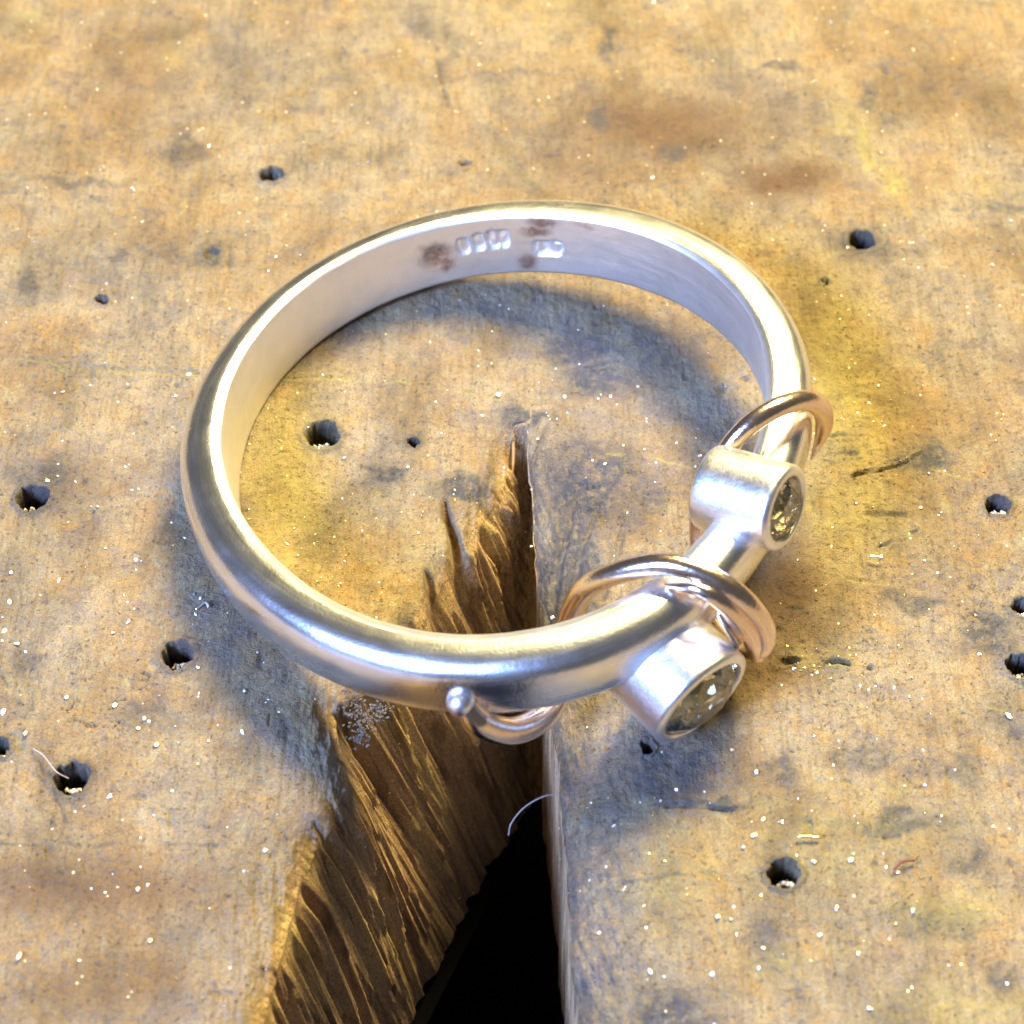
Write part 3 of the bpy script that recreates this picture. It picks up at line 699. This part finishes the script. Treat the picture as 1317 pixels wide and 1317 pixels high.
for (cx, cy, rx, ry, n) in [(1050, 860, 45, 12, 60), (370, 640, 50, 100, 90), (1090, 470, 40, 90, 70), (1190, 1180, 80, 40, 60), (400, 720, 70, 40, 60), (880, 1110, 80, 50, 40), (560, 620, 80, 60, 40), (1080, 700, 50, 90, 60)]:
    for k in range(n):
        p = PX(random.gauss(cx, rx), random.gauss(cy, ry))
        if not (curve(lip, p.y) - .02 < p.x < curve(rgt, p.y) + .01 and p.y < .35): pts.append((p.x, p.y))
dust('brass_dust', pts, .0022, .0045, M_brass, 'golden metal dust caught in the grain beside the ring', 'metal dust', 4)

# filings and dust packed in the nail holes
for (px, py, r, dp), lb in zip(holes[:11], ['grey plug in the blurred nail hole behind the ring at left', 'bright crumbs in the nail hole behind the ring at right', 'pale crumbs in the nail hole inside the ring', 'shiny crumbs in the nail hole left of the ring',
        'grey crumbs in the nail hole just in front of the ring at left', 'crumbs in the nail hole with a hair across it', 'grey plug in the nail hole at the far right', 'pale crumbs in the lone nail hole at front right',
        'grey crumbs in the upper nail hole cut by the right edge', 'dark crumbs in the lower nail hole cut by the right edge', 'dull crumbs in the nail hole cut by the left edge']):
    c = PX(px, py); V = []; F = []; rr_ = random.Random(int(px))
    for k in range(16):
        a = rr_.uniform(0, 6.28); d = r * .62 * math.sqrt(rr_.random()); s = rr_.uniform(.005, .011)
        cx = c.x + rr_.uniform(-.5, .6) * r; t_ = rr_.random(); cy = c.y + (-.85 + .75 * t_) * r; cz = -.006 - (.15 + .75 * t_) * r * 1.23 * rr_.uniform(.55, .85); b = len(V)
        q = Quaternion((rr_.gauss(0, 1), rr_.gauss(0, 1), rr_.gauss(0, 1), rr_.gauss(0, 1))).normalized()
        for dd in ((1, 0, 0), (-1, 0, 0), (0, .8, 0), (0, -.8, 0), (0, 0, .7), (0, 0, -.7)):
            v = q @ Vector([t * rr_.uniform(.7, 1.3) for t in dd]); V.append((cx + v.x * s, cy + v.y * s, cz + v.z * s))
        for f in ((0, 2, 4), (2, 1, 4), (1, 3, 4), (3, 0, 4), (2, 0, 5), (1, 2, 5), (3, 1, 5), (0, 3, 5)): F.append([b + t for t in f])
    o = mesh_obj('crumb_plug', V, F, M_dust, None, False); tag(o, lb, 'debris', None, None)
    o.data.materials.append(M_filing)
    for k, f in enumerate(o.data.polygons):
        if (k // 8) % 3 == 0: f.material_index = 1

# fluff of dust at the torn corner
V = []; F = []; rr_ = random.Random(5)
for k in range(260):
    ca, cb, cr = [(455, 912, 9), (470, 928, 9), (462, 945, 7), (490, 915, 7)][k % 4]
    px = rr_.gauss(ca, cr); py = rr_.gauss(cb, cr * 1.1); c = at(px, py, rr_.uniform(-.085, -.03)); s = rr_.uniform(.0025, .0065); b = len(V)
    q = Quaternion((rr_.gauss(0, 1), rr_.gauss(0, 1), rr_.gauss(0, 1), rr_.gauss(0, 1))).normalized()
    for dd in ((1.2, 0, 0), (-1, 0, 0), (0, .9, 0), (0, -.7, 0), (0, 0, .8), (0, 0, -.6)):
        V.append(c + (q @ Vector([t * rr_.uniform(.6, 1.3) for t in dd])) * s)
    for f in ((0, 2, 4), (2, 1, 4), (1, 3, 4), (3, 0, 4), (2, 0, 5), (1, 2, 5), (3, 1, 5), (0, 3, 5)): F.append([b + t for t in f])
tag(mesh_obj('dust_fluff', V, F, M_fluff, None, False), 'pale grey fluffy dust clinging to the torn corner of the notch', 'dust', None, 'stuff')

# splinters standing off the cut face of the notch
def splinter(px, py, z, px2, py2, z2, r0):
    return tube('splinter', [at(px, py, z), at((px + px2) / 2 + 2, (py + py2) / 2, (z + z2) / 2 + .004), at(px2, py2, z2)], [(0, r0), (.6, r0 * .7), (1, .0012)], M_splinter, pin, 6, 4)
for (a, b, c, d, rr0) in [(660, 560, 656, 630, .006)]:
    y = PX(a, b).y
    splinter(a, b, -.04, c, d, -.12, rr0)

def fibre(name, pts, rad, mat, label, cat):
    o = tube(name, pts, rad, mat, None, 6, 8); return tag(o, label, cat)
fibre('hair', [at(722, 1022, -.01), at(700, 1024, .01), at(675, 1038, .0), at(658, 1058, -.02), at(654, 1074, -.05)], .0013, M_hair, 'fine pale hair curling across the dark notch', 'hair')
fibre('hair', [at(43, 963, .01), at(56, 972, .02), at(72, 992, .02), at(88, 1001, .0)], .0014, M_hair, 'short pale hair bent into a nail hole at front left', 'hair')
fibre('red_fibre', [at(1150, 1118, .01), at(1160, 1108, .015), at(1176, 1106, .01)], .0035, M_red, 'tiny dark red fibre on the wood at front right', 'fibre')
fibre('metal_sliver', [at(1027, 1076, .012), at(1040, 1076, .013), at(1053, 1077, .012)], .004, M_brass, 'straight golden metal sliver on the wood at front right', 'sliver')
fibre('metal_sliver', [at(253, 783, .012), at(264, 775, .016), at(268, 780, .014)], .004, M_filing, 'bent silver shaving lying in the shade beside the ring at left', 'sliver')
fibre('metal_sliver', [at(1120, 715, .01), at(1135, 717, .012)], .004, M_filing, 'short silver shaving on the yellow wood right of the small gem', 'sliver')
